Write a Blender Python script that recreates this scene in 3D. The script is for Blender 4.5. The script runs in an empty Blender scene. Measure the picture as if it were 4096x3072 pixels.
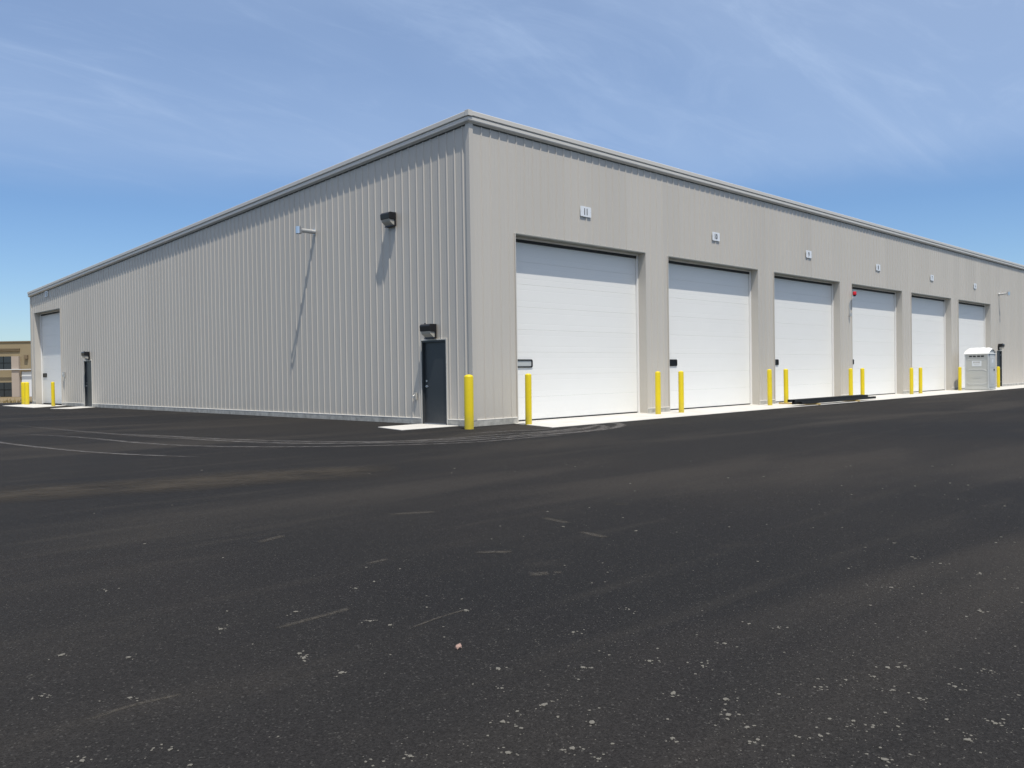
import bpy, bmesh, math, random
from mathutils import Vector, Matrix, Euler
rnd = random.Random(11)
sc = bpy.context.scene
C = sc.collection

# ---------------------------------------------------------------- camera
cam_d = bpy.data.cameras.new('camera'); cam = bpy.data.objects.new('camera', cam_d); C.objects.link(cam)
Rv = Vector((0.70844095, -0.7056036, -0.01532889)); Uv = Vector((0.02052193, -0.00111547, 0.99978878)); Fv = Vector((0.70547166, 0.70860589, -0.0136901))
m = Matrix((Rv, Uv, -Fv)).transposed().to_4x4(); m.translation = Vector((-14.0994, -15.5381, 1.3323))
cam.matrix_world = m
cam_d.sensor_width = 36; cam_d.lens = 3378.687 / 4096 * 36; cam_d.clip_start = 0.05; cam_d.clip_end = 4000
sc.camera = cam

# ---------------------------------------------------------------- world and sun
SUN = Vector((-0.155, -0.375, 1.0)).normalized()
w = bpy.data.worlds.new("World"); sc.world = w; w.use_nodes = True
nt = w.node_tree; N = nt.nodes; L = nt.links; N.clear()
out = N.new('ShaderNodeOutputWorld'); bg = N.new('ShaderNodeBackground'); sky = N.new('ShaderNodeTexSky')
sky.sky_type = 'NISHITA'; sky.sun_disc = False
sky.sun_elevation = math.asin(SUN.z); sky.sun_rotation = math.atan2(SUN.x, SUN.y)
sky.altitude = 200; sky.air_density = 1.0; sky.dust_density = 0.3; sky.ozone_density = 2.0
bg.inputs['Strength'].default_value = 0.13
tc = N.new('ShaderNodeTexCoord'); sep = N.new('ShaderNodeSeparateXYZ'); L.new(tc.outputs['Generated'], sep.inputs[0])
def wmath(op, a, b=None, c=None, clamp=False):
    n = N.new('ShaderNodeMath'); n.operation = op; n.use_clamp = clamp
    for i, v in enumerate((a, b, c)):
        if v is None: continue
        if isinstance(v, (int, float)): n.inputs[i].default_value = v
        else: L.new(v, n.inputs[i])
    return n.outputs[0]
# thin high cirrus: project the view direction on a flat layer high above, stretch and distort
zc = wmath('MAXIMUM', sep.outputs['Z'], 0.02)
zc = wmath('ADD', zc, 0.10)
px = wmath('DIVIDE', sep.outputs['X'], zc); py = wmath('DIVIDE', sep.outputs['Y'], zc)
comb = N.new('ShaderNodeCombineXYZ'); L.new(px, comb.inputs[0]); L.new(py, comb.inputs[1])
def wnoise(scale, sx, sy, rot, det=6, rough=.6, dist=.6, off=0):
    mp = N.new('ShaderNodeMapping'); mp.inputs['Scale'].default_value = (sx, sy, 1); mp.inputs['Rotation'].default_value = (0, 0, rot)
    mp.inputs['Location'].default_value = (off, off * .7, off)
    L.new(comb.outputs[0], mp.inputs[0])
    n = N.new('ShaderNodeTexNoise'); n.inputs['Scale'].default_value = scale; n.inputs['Detail'].default_value = det
    n.inputs['Roughness'].default_value = rough; n.inputs['Distortion'].default_value = dist
    L.new(mp.outputs[0], n.inputs['Vector']); return n.outputs['Fac']
def wramp(f, p0, p1):
    n = N.new('ShaderNodeMapRange'); n.interpolation_type = 'SMOOTHSTEP'
    n.inputs['From Min'].default_value = p0; n.inputs['From Max'].default_value = p1; L.new(f, n.inputs['Value']); return n.outputs[0]
veil = wramp(wnoise(0.35, 1, 1.6, -0.75, 4, .5, .4, 3.1), 0.25, 0.62)
wisp = wramp(wnoise(1.1, 1, 2.6, -0.55, 8, .62, .9, 1.7), 0.47, 0.80)
fibre = wramp(wnoise(2.2, .7, 1.9, -0.62, 9, .66, 1.8, 5.3), 0.45, 0.75)
edge = wramp(wmath('ADD', sep.outputs['Z'], wmath('MULTIPLY', wnoise(.8, 1, 1, .3, 3, .5, .3), 0.04)), 0.200, 0.262)
amt = wmath('MULTIPLY', wmath('ADD', wmath('MULTIPLY', veil, 0.30), wmath('ADD', wmath('MULTIPLY', wisp, 0.25), wmath('ADD', wmath('MULTIPLY', fibre, .09), 0.24))), edge, clamp=True)
mx = N.new('ShaderNodeMixRGB'); L.new(amt, mx.inputs[0]); tint = N.new('ShaderNodeMixRGB'); tint.blend_type = 'MULTIPLY'; tint.inputs[0].default_value = 1; tint.inputs[2].default_value = (.60, .725, .88, 1)
L.new(sky.outputs[0], tint.inputs[1]); L.new(tint.outputs[0], mx.inputs[1]); 
# cirrus scatters sunlight forward: unseen veil towards the sun whitened and brightened to raise fill
vd = N.new('ShaderNodeVectorMath'); vd.operation = 'DOT_PRODUCT'; L.new(tc.outputs['Generated'], vd.inputs[0]); vd.inputs[1].default_value = tuple(SUN)
gl = wmath('POWER', wmath('MAXIMUM', vd.outputs['Value'], 0.0), 1.5)
cc = N.new('ShaderNodeMixRGB'); L.new(gl, cc.inputs[0]); cc.inputs[1].default_value = (3.15, 4.15, 5.9, 1); cc.inputs[2].default_value = (9.5, 9.2, 8.8, 1); L.new(cc.outputs[0], mx.inputs[2])
L.new(mx.outputs[0], bg.inputs['Color']); L.new(bg.outputs[0], out.inputs[0])

sd = bpy.data.lights.new('sun', 'SUN'); sun = bpy.data.objects.new('sun', sd); C.objects.link(sun)
sd.energy = 4.0; sd.angle = math.radians(0.53); sd.color = (1.0, 0.94, 0.84)
sun.rotation_euler = SUN.to_track_quat('Z', 'Y').to_euler(); sun.location = (-20, -40, 60)

sc.render.engine = 'CYCLES'
sc.view_settings.view_transform = 'Standard'; sc.view_settings.look = 'None'
sc.view_settings.exposure = 0.12; sc.view_settings.gamma = 1.0; sc.view_settings.use_curve_mapping = False

# ---------------------------------------------------------------- materials
def mat(name, col, rough=.6, metal=0, spec=.5, noise=0, nscale=4, nstretch=(1, 1, 1), bump=0, bscale=200, objvar=0, dirt=None, glass=False):
    ma = bpy.data.materials.new(name); ma.use_nodes = True
    t = ma.node_tree; n = t.nodes; l = t.links; b = n['Principled BSDF']
    b.inputs['Base Color'].default_value = (*col, 1); b.inputs['Roughness'].default_value = rough
    b.inputs['Metallic'].default_value = metal; b.inputs['Specular IOR Level'].default_value = spec
    g = n.new('ShaderNodeNewGeometry')
    cur = None
    def hsv(valsock, lo, hi, incol):
        mr = n.new('ShaderNodeMapRange'); mr.inputs['To Min'].default_value = lo; mr.inputs['To Max'].default_value = hi; l.new(valsock, mr.inputs['Value'])
        mu = n.new('ShaderNodeMixRGB'); mu.blend_type = 'MULTIPLY'; mu.inputs[0].default_value = 1
        if incol is None: mu.inputs[1].default_value = (*col, 1)
        else: l.new(incol, mu.inputs[1])
        l.new(mr.outputs[0], mu.inputs[2]); return mu.outputs[0]
    if noise:
        mp = n.new('ShaderNodeMapping'); mp.inputs['Scale'].default_value = nstretch; l.new(g.outputs['Position'], mp.inputs[0])
        no = n.new('ShaderNodeTexNoise'); no.inputs['Scale'].default_value = nscale; no.inputs['Detail'].default_value = 6; l.new(mp.outputs[0], no.inputs['Vector'])
        cur = hsv(no.outputs['Fac'], 1 - noise, 1 + noise, cur)
    if objvar:
        oi = n.new('ShaderNodeObjectInfo'); cur = hsv(oi.outputs['Random'], 1 - objvar, 1 + objvar, cur)
    if dirt:   # dusty splash near the ground: (colour, height, amount)
        sp = n.new('ShaderNodeSeparateXYZ'); l.new(g.outputs['Position'], sp.inputs[0])
        no2 = n.new('ShaderNodeTexNoise'); no2.inputs['Scale'].default_value = 9; no2.inputs['Detail'].default_value = 7; l.new(g.outputs['Position'], no2.inputs['Vector'])
        mr = n.new('ShaderNodeMapRange'); mr.inputs['From Min'].default_value = dirt[1]; mr.inputs['From Max'].default_value = 0
        mr.inputs['To Min'].default_value = 0; mr.inputs['To Max'].default_value = dirt[2] * 2; l.new(sp.outputs['Z'], mr.inputs['Value'])
        mm = n.new('ShaderNodeMath'); mm.operation = 'MULTIPLY'; mm.use_clamp = True; l.new(mr.outputs[0], mm.inputs[0]); l.new(no2.outputs['Fac'], mm.inputs[1])
        mi = n.new('ShaderNodeMixRGB'); l.new(mm.outputs[0], mi.inputs[0])
        if cur is None: mi.inputs[1].default_value = (*col, 1)
        else: l.new(cur, mi.inputs[1])
        mi.inputs[2].default_value = (*dirt[0], 1); cur = mi.outputs[0]
    if cur is not None: l.new(cur, b.inputs['Base Color'])
    if bump:
        nb = n.new('ShaderNodeTexNoise'); nb.inputs['Scale'].default_value = bscale; nb.inputs['Detail'].default_value = 3; l.new(g.outputs['Position'], nb.inputs['Vector'])
        bu = n.new('ShaderNodeBump'); bu.inputs['Strength'].default_value = bump; bu.inputs['Distance'].default_value = .02; l.new(nb.outputs['Fac'], bu.inputs['Height']); l.new(bu.outputs[0], b.inputs['Normal'])
    return ma
M = {}
M['siding'] = mat('siding_paint', (.525, .495, .445), .42, 0, .4, .035, .5, (1, 1, .35), .05, .9, .032, dirt=((.36, .32, .27), .75, .16))
M['trim'] = mat('trim_paint', (.60, .58, .535), .4, 0, .4, .03, .8, (1, 1, 1), .03, 2)
M['door_white'] = mat('white_enamel', (.80, .80, .775), .5, 0, .3, .02, 1.2, (1, 1, 2), .05, 90, .008, dirt=((.5, .45, .38), .6, .10))
M['eave_underside'] = mat('dark_eave_underside', (.085, .09, .08), .6)
M['soffit'] = mat('shade_toned_header_flashing', (.24, .245, .225), .5)  # grey darkened to carry the shade under the door headers
M['door_trim'] = mat('white_jamb', (.78, .77, .75), .5, noise=.02)
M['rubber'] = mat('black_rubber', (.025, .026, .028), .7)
M['plastic_black'] = mat('black_window_frame', (.012, .013, .014), .5, spec=.25)
M['glass_dark'] = mat('smoked_pane', (.010, .011, .013), .35, spec=.2)
M['glass_pale'] = mat('translucent_pane', (.45, .47, .47), .25, spec=.5)
M['steel_door'] = mat('charcoal_door_paint', (.030, .036, .042), .38, 0, .5, .08, 2, (1, 1, .4), dirt=((.10, .095, .09), .8, .35))
M['chrome'] = mat('brushed_steel', (.75, .75, .76), .28, 1, noise=.05, nscale=30)
M['galv'] = mat('galvanised_steel', (.60, .61, .61), .42, .7, noise=.12, nscale=18)
M['bronze'] = mat('dark_bronze_housing', (.014, .014, .016), .35, spec=.5)
M['lens'] = mat('prismatic_lens', (.42, .41, .37), .3, spec=.6, noise=.25, nscale=60)
M['yellow'] = mat('safety_yellow', (.72, .56, .012), .42, 0, .4, .05, 5, (1, 1, .6), .04, 40, .03, dirt=((.32, .26, .10), .45, .40))
M['sign'] = mat('white_sign', (.74, .77, .80), .4)
M['ink'] = mat('black_numeral', (.008, .008, .009), .6)
M['red'] = mat('red_beacon_lens', (.62, .008, .02), .2, spec=.7)
M['potty'] = mat('grey_moulded_plastic', (.50, .51, .49), .35, 0, .5, .05, 3)
M['potty2'] = mat('pale_grey_door_plastic', (.56, .58, .585), .3, 0, .5, .05, 6)
M['pottyroof'] = mat('white_translucent_roof', (.78, .79, .77), .45, noise=.02)
M['beam'] = mat('dark_primed_steel', (.020, .0205, .021), .6, spec=.25, noise=.2, nscale=3, nstretch=(.3, 3, 3), objvar=.15)
M['lumber'] = mat('raw_lumber', (.50, .36, .13), .8, noise=.2, nscale=10)
M['tan'] = mat('tan_stucco', (.29, .235, .145), .9, noise=.06, nscale=.5)
M['tan2'] = mat('pale_pink_stucco', (.42, .355, .30), .9, noise=.05, nscale=.5)
M['tan_dark'] = mat('brown_cornice', (.19, .145, .09), .9)
M['winglass'] = mat('dark_window_glass', (.028, .035, .042), .15, spec=.6)
M['white'] = mat('white_metal', (.75, .77, .78), .5)
M['green'] = mat('dark_green_steel', (.010, .035, .018), .5)
M['stone'] = mat('pale_stone', (.125, .118, .100), .9, noise=.3, nscale=120, objvar=.25)
M['stone_red'] = mat('reddish_stone', (.33, .22, .18), .9, noise=.3, nscale=120)

def concrete(name, col, sc_=1.0, stain=.16):
    ma = bpy.data.materials.new(name); ma.use_nodes = True; t = ma.node_tree; n = t.nodes; l = t.links; b = n['Principled BSDF']
    b.inputs['Roughness'].default_value = .85; b.inputs['Specular IOR Level'].default_value = .25
    g = n.new('ShaderNodeNewGeometry')
    a = n.new('ShaderNodeTexNoise'); a.inputs['Scale'].default_value = 1.3 * sc_; a.inputs['Detail'].default_value = 9; a.inputs['Roughness'].default_value = .65; l.new(g.outputs['Position'], a.inputs['Vector'])
    c = n.new('ShaderNodeTexNoise'); c.inputs['Scale'].default_value = 60; c.inputs['Detail'].default_value = 3; l.new(g.outputs['Position'], c.inputs['Vector'])
    r = n.new('ShaderNodeValToRGB'); e = r.color_ramp.elements
    e[0].position = .3; e[0].color = (*[v * (1 - stain * 1.6) for v in col], 1); e[1].position = .62; e[1].color = (*[v * (1 + stain * .4) for v in col], 1)
    l.new(a.outputs['Fac'], r.inputs[0])
    mr = n.new('ShaderNodeMapRange'); mr.inputs['To Min'].default_value = .85; mr.inputs['To Max'].default_value = 1.13; l.new(c.outputs['Fac'], mr.inputs['Value'])
    mu = n.new('ShaderNodeMixRGB'); mu.blend_type = 'MULTIPLY'; mu.inputs[0].default_value = 1; l.new(r.outputs[0], mu.inputs[1]); l.new(mr.outputs[0], mu.inputs[2]); l.new(mu.outputs[0], b.inputs['Base Color'])
    bu = n.new('ShaderNodeBump'); bu.inputs['Strength'].default_value = .25; bu.inputs['Distance'].default_value = .004; l.new(c.outputs['Fac'], bu.inputs['Height']); l.new(bu.outputs[0], b.inputs['Normal'])
    return ma
M['slab'] = concrete('new_concrete', (.60, .585, .55), 1.0, .10)
M['stem'] = concrete('foundation_concrete', (.44, .43, .395), 3.0, .26)

def asphalt():
    ma = bpy.data.materials.new('fresh_asphalt'); ma.use_nodes = True; t = ma.node_tree; n = t.nodes; l = t.links; b = n['Principled BSDF']
    b.inputs['Specular IOR Level'].default_value = .10
    g = n.new('ShaderNodeNewGeometry'); P = g.outputs['Position']
    def mp(sx, sy, rot=0, off=(0, 0, 0)):
        q = n.new('ShaderNodeMapping'); q.inputs['Scale'].default_value = (sx, sy, 1); q.inputs['Rotation'].default_value = (0, 0, rot); q.inputs['Location'].default_value = off; l.new(P, q.inputs[0]); return q.outputs[0]
    def noise(v, s, d=5, r=.55, di=0):
        q = n.new('ShaderNodeTexNoise'); q.inputs['Scale'].default_value = s; q.inputs['Detail'].default_value = d; q.inputs['Roughness'].default_value = r; q.inputs['Distortion'].default_value = di; l.new(v, q.inputs['Vector']); return q.outputs['Fac']
    def rng(v, a, b_, c, d, smooth=True):
        q = n.new('ShaderNodeMapRange'); q.interpolation_type = 'SMOOTHSTEP' if smooth else 'LINEAR'
        for k, x in zip(('From Min', 'From Max', 'To Min', 'To Max'), (a, b_, c, d)): q.inputs[k].default_value = x
        l.new(v, q.inputs['Value']); return q.outputs[0]
    def mixc(f, a, b_, bt='MIX'):
        q = n.new('ShaderNodeMixRGB'); q.blend_type = bt
        for i, x in enumerate((f, a, b_)):
            if isinstance(x, (int, float)): q.inputs[i].default_value = x
            elif isinstance(x, tuple): q.inputs[i].default_value = (*x, 1)
            else: l.new(x, q.inputs[i])
        return q.outputs[0]
    def mth(op, a, b_):
        q = n.new('ShaderNodeMath'); q.operation = op; q.use_clamp = op == 'MULTIPLY'
        for i, x in enumerate((a, b_)):
            if isinstance(x, (int, float)): q.inputs[i].default_value = x
            else: l.new(x, q.inputs[i])
        return q.outputs[0]
    # paver lanes run roughly with the building; roller streaks and dusty film
    lanes = noise(mp(.10, .42, .25), 1.0, 4, .5, .4)
    streak = noise(mp(.25, 2.2, .32, (3, 1, 0)), 1.0, 5, .6, .3)
    broad = noise(mp(.12, .12, 0, (7, 2, 0)), 1.0, 3)
    base = mixc(rng(broad, .38, .64, 0, 1), (.0165, .0163, .0168), (.0235, .0222, .0215))
    base = mixc(rng(lanes, .48, .66, 0, .75), base, (.037, .0335, .030))
    base = mixc(rng(streak, .52, .78, 0, .45), base, (.041, .0375, .033))
    dust = noise(mp(1, 1), 1.1, 7, .7, .5)
    base = mixc(rng(dust, .56, .80, 0, .35), base, (.046, .041, .035))
    # aggregate grain, fading into smoothness with size
    vor = n.new('ShaderNodeTexVoronoi'); vor.inputs['Scale'].default_value = 130; vor.inputs['Randomness'].default_value = 1; l.new(P, vor.inputs['Vector'])
    fine = noise(P, 260, 3, .6)
    base = mixc(1.0, base, rng(fine, .25, .75, .62, 1.42, False), 'MULTIPLY')
    vg = n.new('ShaderNodeSeparateColor'); l.new(vor.outputs['Color'], vg.inputs[0])
    base = mixc(1.0, base, rng(vg.outputs[0], 0, 1, .72, 1.30, False), 'MULTIPLY')
    chip = rng(vg.outputs[1], .955, .985, 0, .55)
    base = mixc(chip, base, (.08, .077, .072))
    # pale dust crumbs pressed into the mat
    v2 = n.new('ShaderNodeTexVoronoi'); v2.inputs['Scale'].default_value = 22; l.new(P, v2.inputs['Vector'])
    s2 = n.new('ShaderNodeSeparateColor'); l.new(v2.outputs['Color'], s2.inputs[0])
    spot = mth('MULTIPLY', rng(v2.outputs['Distance'], .04, .16, 1, 0), rng(s2.outputs[0], .955, .97, 0, 1))
    patch = noise(mp(.35, .35, 0, (4, 9, 0)), 1.0, 5, .6)
    spot = mth('MULTIPLY', spot, rng(patch, .47, .62, 0, .55))
    base = mixc(spot, base, (.12, .113, .097))
    l.new(base, b.inputs['Base Color'])
    l.new(rng(broad,   .3, .7, .82, .93), b.inputs['Roughness'])
    h = mth('ADD', fine, mth('MULTIPLY', vor.outputs['Distance'], 1.5))
    bu = n.new('ShaderNodeBump'); bu.inputs['Strength'].default_value = .55; bu.inputs['Distance'].default_value = .004; l.new(h, bu.inputs['Height']); l.new(bu.outputs[0], b.inputs['Normal'])
    return ma
M['asphalt'] = asphalt()

def overlay(name, col, amount, scale, lo=.42, hi=.62):
    ma = bpy.data.materials.new(name); ma.use_nodes = True; t = ma.node_tree; n = t.nodes; l = t.links; b = n['Principled BSDF']
    b.inputs['Base Color'].default_value = (*col, 1); b.inputs['Roughness'].default_value = .9; b.inputs['Specular IOR Level'].default_value = .2
    g = n.new('ShaderNodeNewGeometry'); no = n.new('ShaderNodeTexNoise'); no.inputs['Scale'].default_value = scale; no.inputs['Detail'].default_value = 8; no.inputs['Roughness'].default_value = .7; l.new(g.outputs['Position'], no.inputs['Vector'])
    mr = n.new('ShaderNodeMapRange'); mr.interpolation_type = 'SMOOTHSTEP'; mr.inputs['From Min'].default_value = lo; mr.inputs['From Max'].default_value = hi; mr.inputs['To Max'].default_value = amount; l.new(no.outputs['Fac'], mr.inputs['Value'])
    at = n.new('ShaderNodeAttribute'); at.attribute_name = 'fade'
    mu = n.new('ShaderNodeMath'); mu.operation = 'MULTIPLY'; l.new(mr.outputs[0], mu.inputs[0]); l.new(at.outputs['Fac'], mu.inputs[1])
    l.new(mu.outputs[0], b.inputs['Alpha']); return ma
M['track'] = overlay('tyre_dust', (.15, .142, .135), .7, 5, .30, .62)
M['scuff'] = overlay('cement_smear', (.095, .086, .072), .6, 40, .36, .58)

def dry():
    ma = mat('dry_ground', (.20, .15, .08), .95, noise=.35, nscale=.6); return ma
M['dry'] = dry()
M['weed'] = mat('dry_weeds', (.26, .20, .08), .9, objvar=.2)

# ---------------------------------------------------------------- mesh helpers
class MB:
    def __init__(s): s.v = []; s.f = []
    def quad(s, a, b, c, d): i = len(s.v); s.v += [tuple(a), tuple(b), tuple(c), tuple(d)]; s.f.append((i, i+1, i+2, i+3))
    def box(s, x0, y0, z0, x1, y1, z1):
        i = len(s.v); s.v += [(x, y, z) for z in (z0, z1) for y in (y0, y1) for x in (x0, x1)]
        s.f += [(i, i+2, i+3, i+1), (i+4, i+5, i+7, i+6), (i, i+1, i+5, i+4), (i+2, i+6, i+7, i+3), (i, i+4, i+6, i+2), (i+1, i+3, i+7, i+5)]
    def tube(s, p, q, r, n=16, r2=None, cap=True):
        p = Vector(p); q = Vector(q); r2 = r if r2 is None else r2; d = (q - p).normalized()
        a = d.orthogonal().normalized(); b = d.cross(a); i = len(s.v)
        for c, rr in ((p, r), (q, r2)):
            for k in range(n):
                t = 2 * math.pi * k / n; s.v.append(tuple(c + (a * math.cos(t) + b * math.sin(t)) * rr))
        s.f += [(i+k, i+(k+1) % n, i+n+(k+1) % n, i+n+k) for k in range(n)]
        if cap: s.f += [tuple(i+k for k in range(n))[::-1], tuple(i+n+k for k in range(n))]
    def lathe(s, prof, n=24, c=(0, 0)):
        i = len(s.v)
        for r, z in prof:
            for k in range(n):
                t = 2 * math.pi * k / n; s.v.append((c[0]+r*math.cos(t), c[1]+r*math.sin(t), z))
        for j in range(len(prof)-1):
            s.f += [(i+j*n+k, i+j*n+(k+1) % n, i+(j+1)*n+(k+1) % n, i+(j+1)*n+k) for k in range(n)]
    def prism(s, pts, fn, a, b):   # pts: 2-D outline, fn(u2d, t) -> 3-D
        i = len(s.v); n = len(pts); s.v += [tuple(fn(p, a)) for p in pts] + [tuple(fn(p, b)) for p in pts]
        s.f += [(i+k, i+(k+1) % n, i+n+(k+1) % n, i+n+k) for k in range(n)] + [tuple(range(i, i+n))[::-1], tuple(range(i+n, i+2*n))]
    def mesh(s, name, m, smooth=False, bevel=0):
        me = bpy.data.meshes.new(name); me.from_pydata(s.v, [], s.f); me.update()
        bm = bmesh.new(); bm.from_mesh(me)
        bmesh.ops.recalc_face_normals(bm, faces=bm.faces)
        if bevel:
            bmesh.ops.remove_doubles(bm, verts=bm.verts, dist=1e-5)
            bmesh.ops.bevel(bm, geom=[e for e in bm.edges if len(e.link_faces) == 2 and e.calc_face_angle(0) > .5], offset=bevel, segments=2, affect='EDGES', profile=.6)
        bm.to_mesh(me); bm.free(); me.materials.append(m)
        if smooth:
            for p in me.polygons: p.use_smooth = True
            try: me.set_sharp_from_angle(angle=math.radians(40))
            except Exception: pass
        return me
    def build(s, name, m, parent=None, smooth=False, bevel=0):
        return link(name, s.mesh(name, m, smooth, bevel), parent)
def link(name, me, parent=None):
    o = bpy.data.objects.new(name, me); C.objects.link(o)
    if parent is not None: o.parent = parent
    return o
def tag(o, label=None, cat=None, group=None, kind=None):
    for k, v in (('label', label), ('category', cat), ('group', group), ('kind', kind)):
        if v: o[k] = v
    return o
def thing(name, label, cat, loc=(0, 0, 0), rz=0, group=None):
    o = bpy.data.objects.new(name, None); o.empty_display_size = .2; C.objects.link(o); o.location = loc; o.rotation_euler = (0, 0, rz)
    return tag(o, label, cat, group)
def copy_thing(root, loc, rz, label):
    r = root.copy(); C.objects.link(r); r.location = loc; r.rotation_euler = (0, 0, rz); r['label'] = label
    for ch in root.children:
        c = ch.copy(); C.objects.link(c); c.parent = r
        for g in ch.children:
            d = g.copy(); C.objects.link(d); d.parent = c
    return r

# ---------------------------------------------------------------- ground
g = MB(); X = [-900, -60, 60, 900]; Y = [(-900, -.05), (-220, -.05), (41.5, -.05), (60, -.35), (100, -1.27), (1500, -1.27)]
for i in range(3):
    for j in range(5):
        (ya, za), (yb, zb) = Y[j], Y[j+1]; g.quad((X[i], ya, za), (X[i+1], ya, za), (X[i+1], yb, zb), (X[i], yb, zb))
tag(g.build('ground', M['dry']), kind='structure')
g = MB()
xs = [-260 + 20*i for i in range(27)]; edge_y = {x: 40.6 + .5*math.sin(x*.13) for x in xs}
for a, b in zip(xs, xs[1:]): g.quad((a, -220, 0), (b, -220, 0), (b, edge_y[b], 0), (a, edge_y[a], 0))
tag(g.build('asphalt_lot', M['asphalt']), kind='structure')

X0, PITCH, WID, HO = 1.5736, 6.8806, 5.671, 4.938
OPEN_R = [(X0 + i*PITCH, X0 + i*PITCH + WID, HO, 'bay') for i in range(6)] + [(42.82, 43.86, 2.2, 'man')]
OPEN_L = [(.999, 1.995, 2.2, 'man'), (26.76, 27.76, 2.2, 'man'), (31.128, 35.400, HO, 'bay')]
LEN_R, LEN_L, ZB = 62.0, 36.1, .155
HT = 7.80; SLOPE = -.0454
def ztop(wall, u): return HT + (SLOPE*u if wall == 'L' else 0)
def W(wall, u, o, z): return (u, -o, z) if wall == 'R' else (-o, u, z)

# concrete aprons
ap = bpy.data.objects.new('concrete_apron', None); C.objects.link(ap); tag(ap, kind='structure')
cuts = [.78, 4.4, X0+PITCH-.6] + [X0 + k*PITCH - .6 for k in range(2, 9)]
for i, (a, b) in enumerate(zip(cuts, cuts[1:])):
    s = MB(); e = -1.93 + rnd.uniform(-.03, .03)
    if i == 0: pts = [(a, e), (b-.012, e), (b-.012, -.012), (1.42, -.012)]
    else: pts = [(a, e), (b-.012, e), (b-.012, -.012), (a, -.012)]
    s.prism(pts, lambda p, t: (p[0], p[1], t), -.1, .012); s.build('slab', M['slab'], ap, bevel=.006)
    s = MB(); s.box(max(a, 1.45), .0, -.1, b-.012, .42, .016)
    s.build('slab', M['slab'], ap)
for name, pts in (('entry_pad', [(-1.86, .50), (-.06, .50), (-.06, 2.0), (-1.52, 1.90)]),
                  ('bay_pad', [(-1.92, 28.9), (-.06, 30.35), (-.06, 36.0), (-1.9, 34.3)]),
                  ('side_door_pad', [(-1.42, 25.2), (-.06, 26.2), (-.06, 28.2), (-1.9, 26.5)])):
    s = MB(); s.prism(pts, lambda p, t: (p[0], p[1], t), -.1, .014); tag(s.build(name, M['slab'], bevel=.006), kind='structure')

# ---------------------------------------------------------------- main building
BLD = thing('metal_building', 'long grey ribbed metal service building with white roll-up doors along one side', 'building')
RIBP = {'R': (.12, .3106), 'L': (.264, .3094)}
def prof_pts(wall):   # one rib pitch: (u offset from rib centre, height)
    return [(-.155, 0), (-.0755, 0), (-.068, .004), (-.060, 0), (-.036, 0), (-.013, .030), (.013, .030), (.036, 0), (.060, 0), (.068, .004), (.0755, 0)]
def hgt(wall, u):
    p0, p = RIBP[wall]; t = (u - p0 + p/2) % p - p/2; t = abs(t)
    if t < .010: return .024
    if t < .030: return .024*(.028-t)/.018
    for c in (.075, .115):
        if abs(t-c) < .010: return .003*(1-abs(t-c)/.010)
    return 0
def breaks(wall, a, b):
    p0, p = RIBP[wall]; r = {a, b}
    k0 = int((a-p0)/p) - 2; k1 = int((b-p0)/p) + 2
    for k in range(k0, k1+1):
        for o in (-.125, -.115, -.105, -.085, -.075, -.065, -.028, -.010, .010, .028, .065, .075, .085, .105, .115, .125):
            u = p0 + k*p + o
            if a < u < b: r.add(round(u, 6))
    return sorted(r)
def panel(wall, a, b, opens):
    mb = MB(); spans = []
    ed = sorted({a, b} | {e for o in opens for e in (o[0], o[1]) if a < e < b})
    for s0, s1 in zip(ed, ed[1:]):
        mid = (s0+s1)/2; z0 = ZB
        for o in opens:
            if o[0] < mid < o[1]: z0 = o[2]
        spans.append((s0, s1, z0))
    for s0, s1, z0 in spans:
        us = breaks(wall, s0, s1)
        for u0, u1 in zip(us, us[1:]):
            h0, h1 = hgt(wall, u0+1e-7), hgt(wall, u1-1e-7)
            mb.quad(W(wall, u0, h0-.020, z0), W(wall, u1, h1-.020, z0), W(wall, u1, h1-.020, ztop(wall, u1)-.12), W(wall, u0, h0-.020, ztop(wall, u0)-.12))
    # lapped seam lip at the panel's far edge
    p = MB()
    if b - a > .5:
        z0 = spans[-1][2]
        mb.box(*([min(q) for q in zip(W(wall, b-.034, -.021, z0), W(wall, b-.031, -.016, ztop(wall, b)-.13))] + [max(q) for q in zip(W(wall, b-.034, -.021, z0), W(wall, b-.031, -.016, ztop(wall, b)-.13))]))
    return mb
for wall, opens, ln, first in (('R', OPEN_R, LEN_R, .747+.036), ('L', OPEN_L, LEN_L, .264+.309+.036)):
    pw = RIBP[wall][1]*3; us = [.02]
    u = first
    while u < ln - .3: us.append(u); u += pw
    us.append(ln - .02)
    for a, b in zip(us, us[1:]):
        panel(wall, a, b, opens).build('wall_panel', M['siding'], BLD)
# hidden walls and roof
mb = MB(); mb.box(LEN_R-.05, .05, 0, LEN_R, LEN_L, 6.1); mb.build('end_wall', M['siding'], BLD)
mb = MB(); mb.box(.05, LEN_L-.05, 0, LEN_R, LEN_L, 6.1); mb.build('back_wall', M['siding'], BLD)
mb = MB(); yb = LEN_L + .08
mb.v += [(.0, .0, HT-.10), (LEN_R, .0, HT-.10), (LEN_R, yb, HT-.10+SLOPE*yb), (.0, yb, HT-.10+SLOPE*yb), (.0, .0, HT-.02), (LEN_R, .0, HT-.02), (LEN_R, yb, HT-.02+SLOPE*yb), (.0, yb, HT-.02+SLOPE*yb)]
mb.f += [(0, 1, 2, 3), (4, 5, 6, 7), (0, 1, 5, 4), (1, 2, 6, 5), (2, 3, 7, 6), (3, 0, 4, 7)]
mb.build('roof', M['trim'], BLD)
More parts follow.
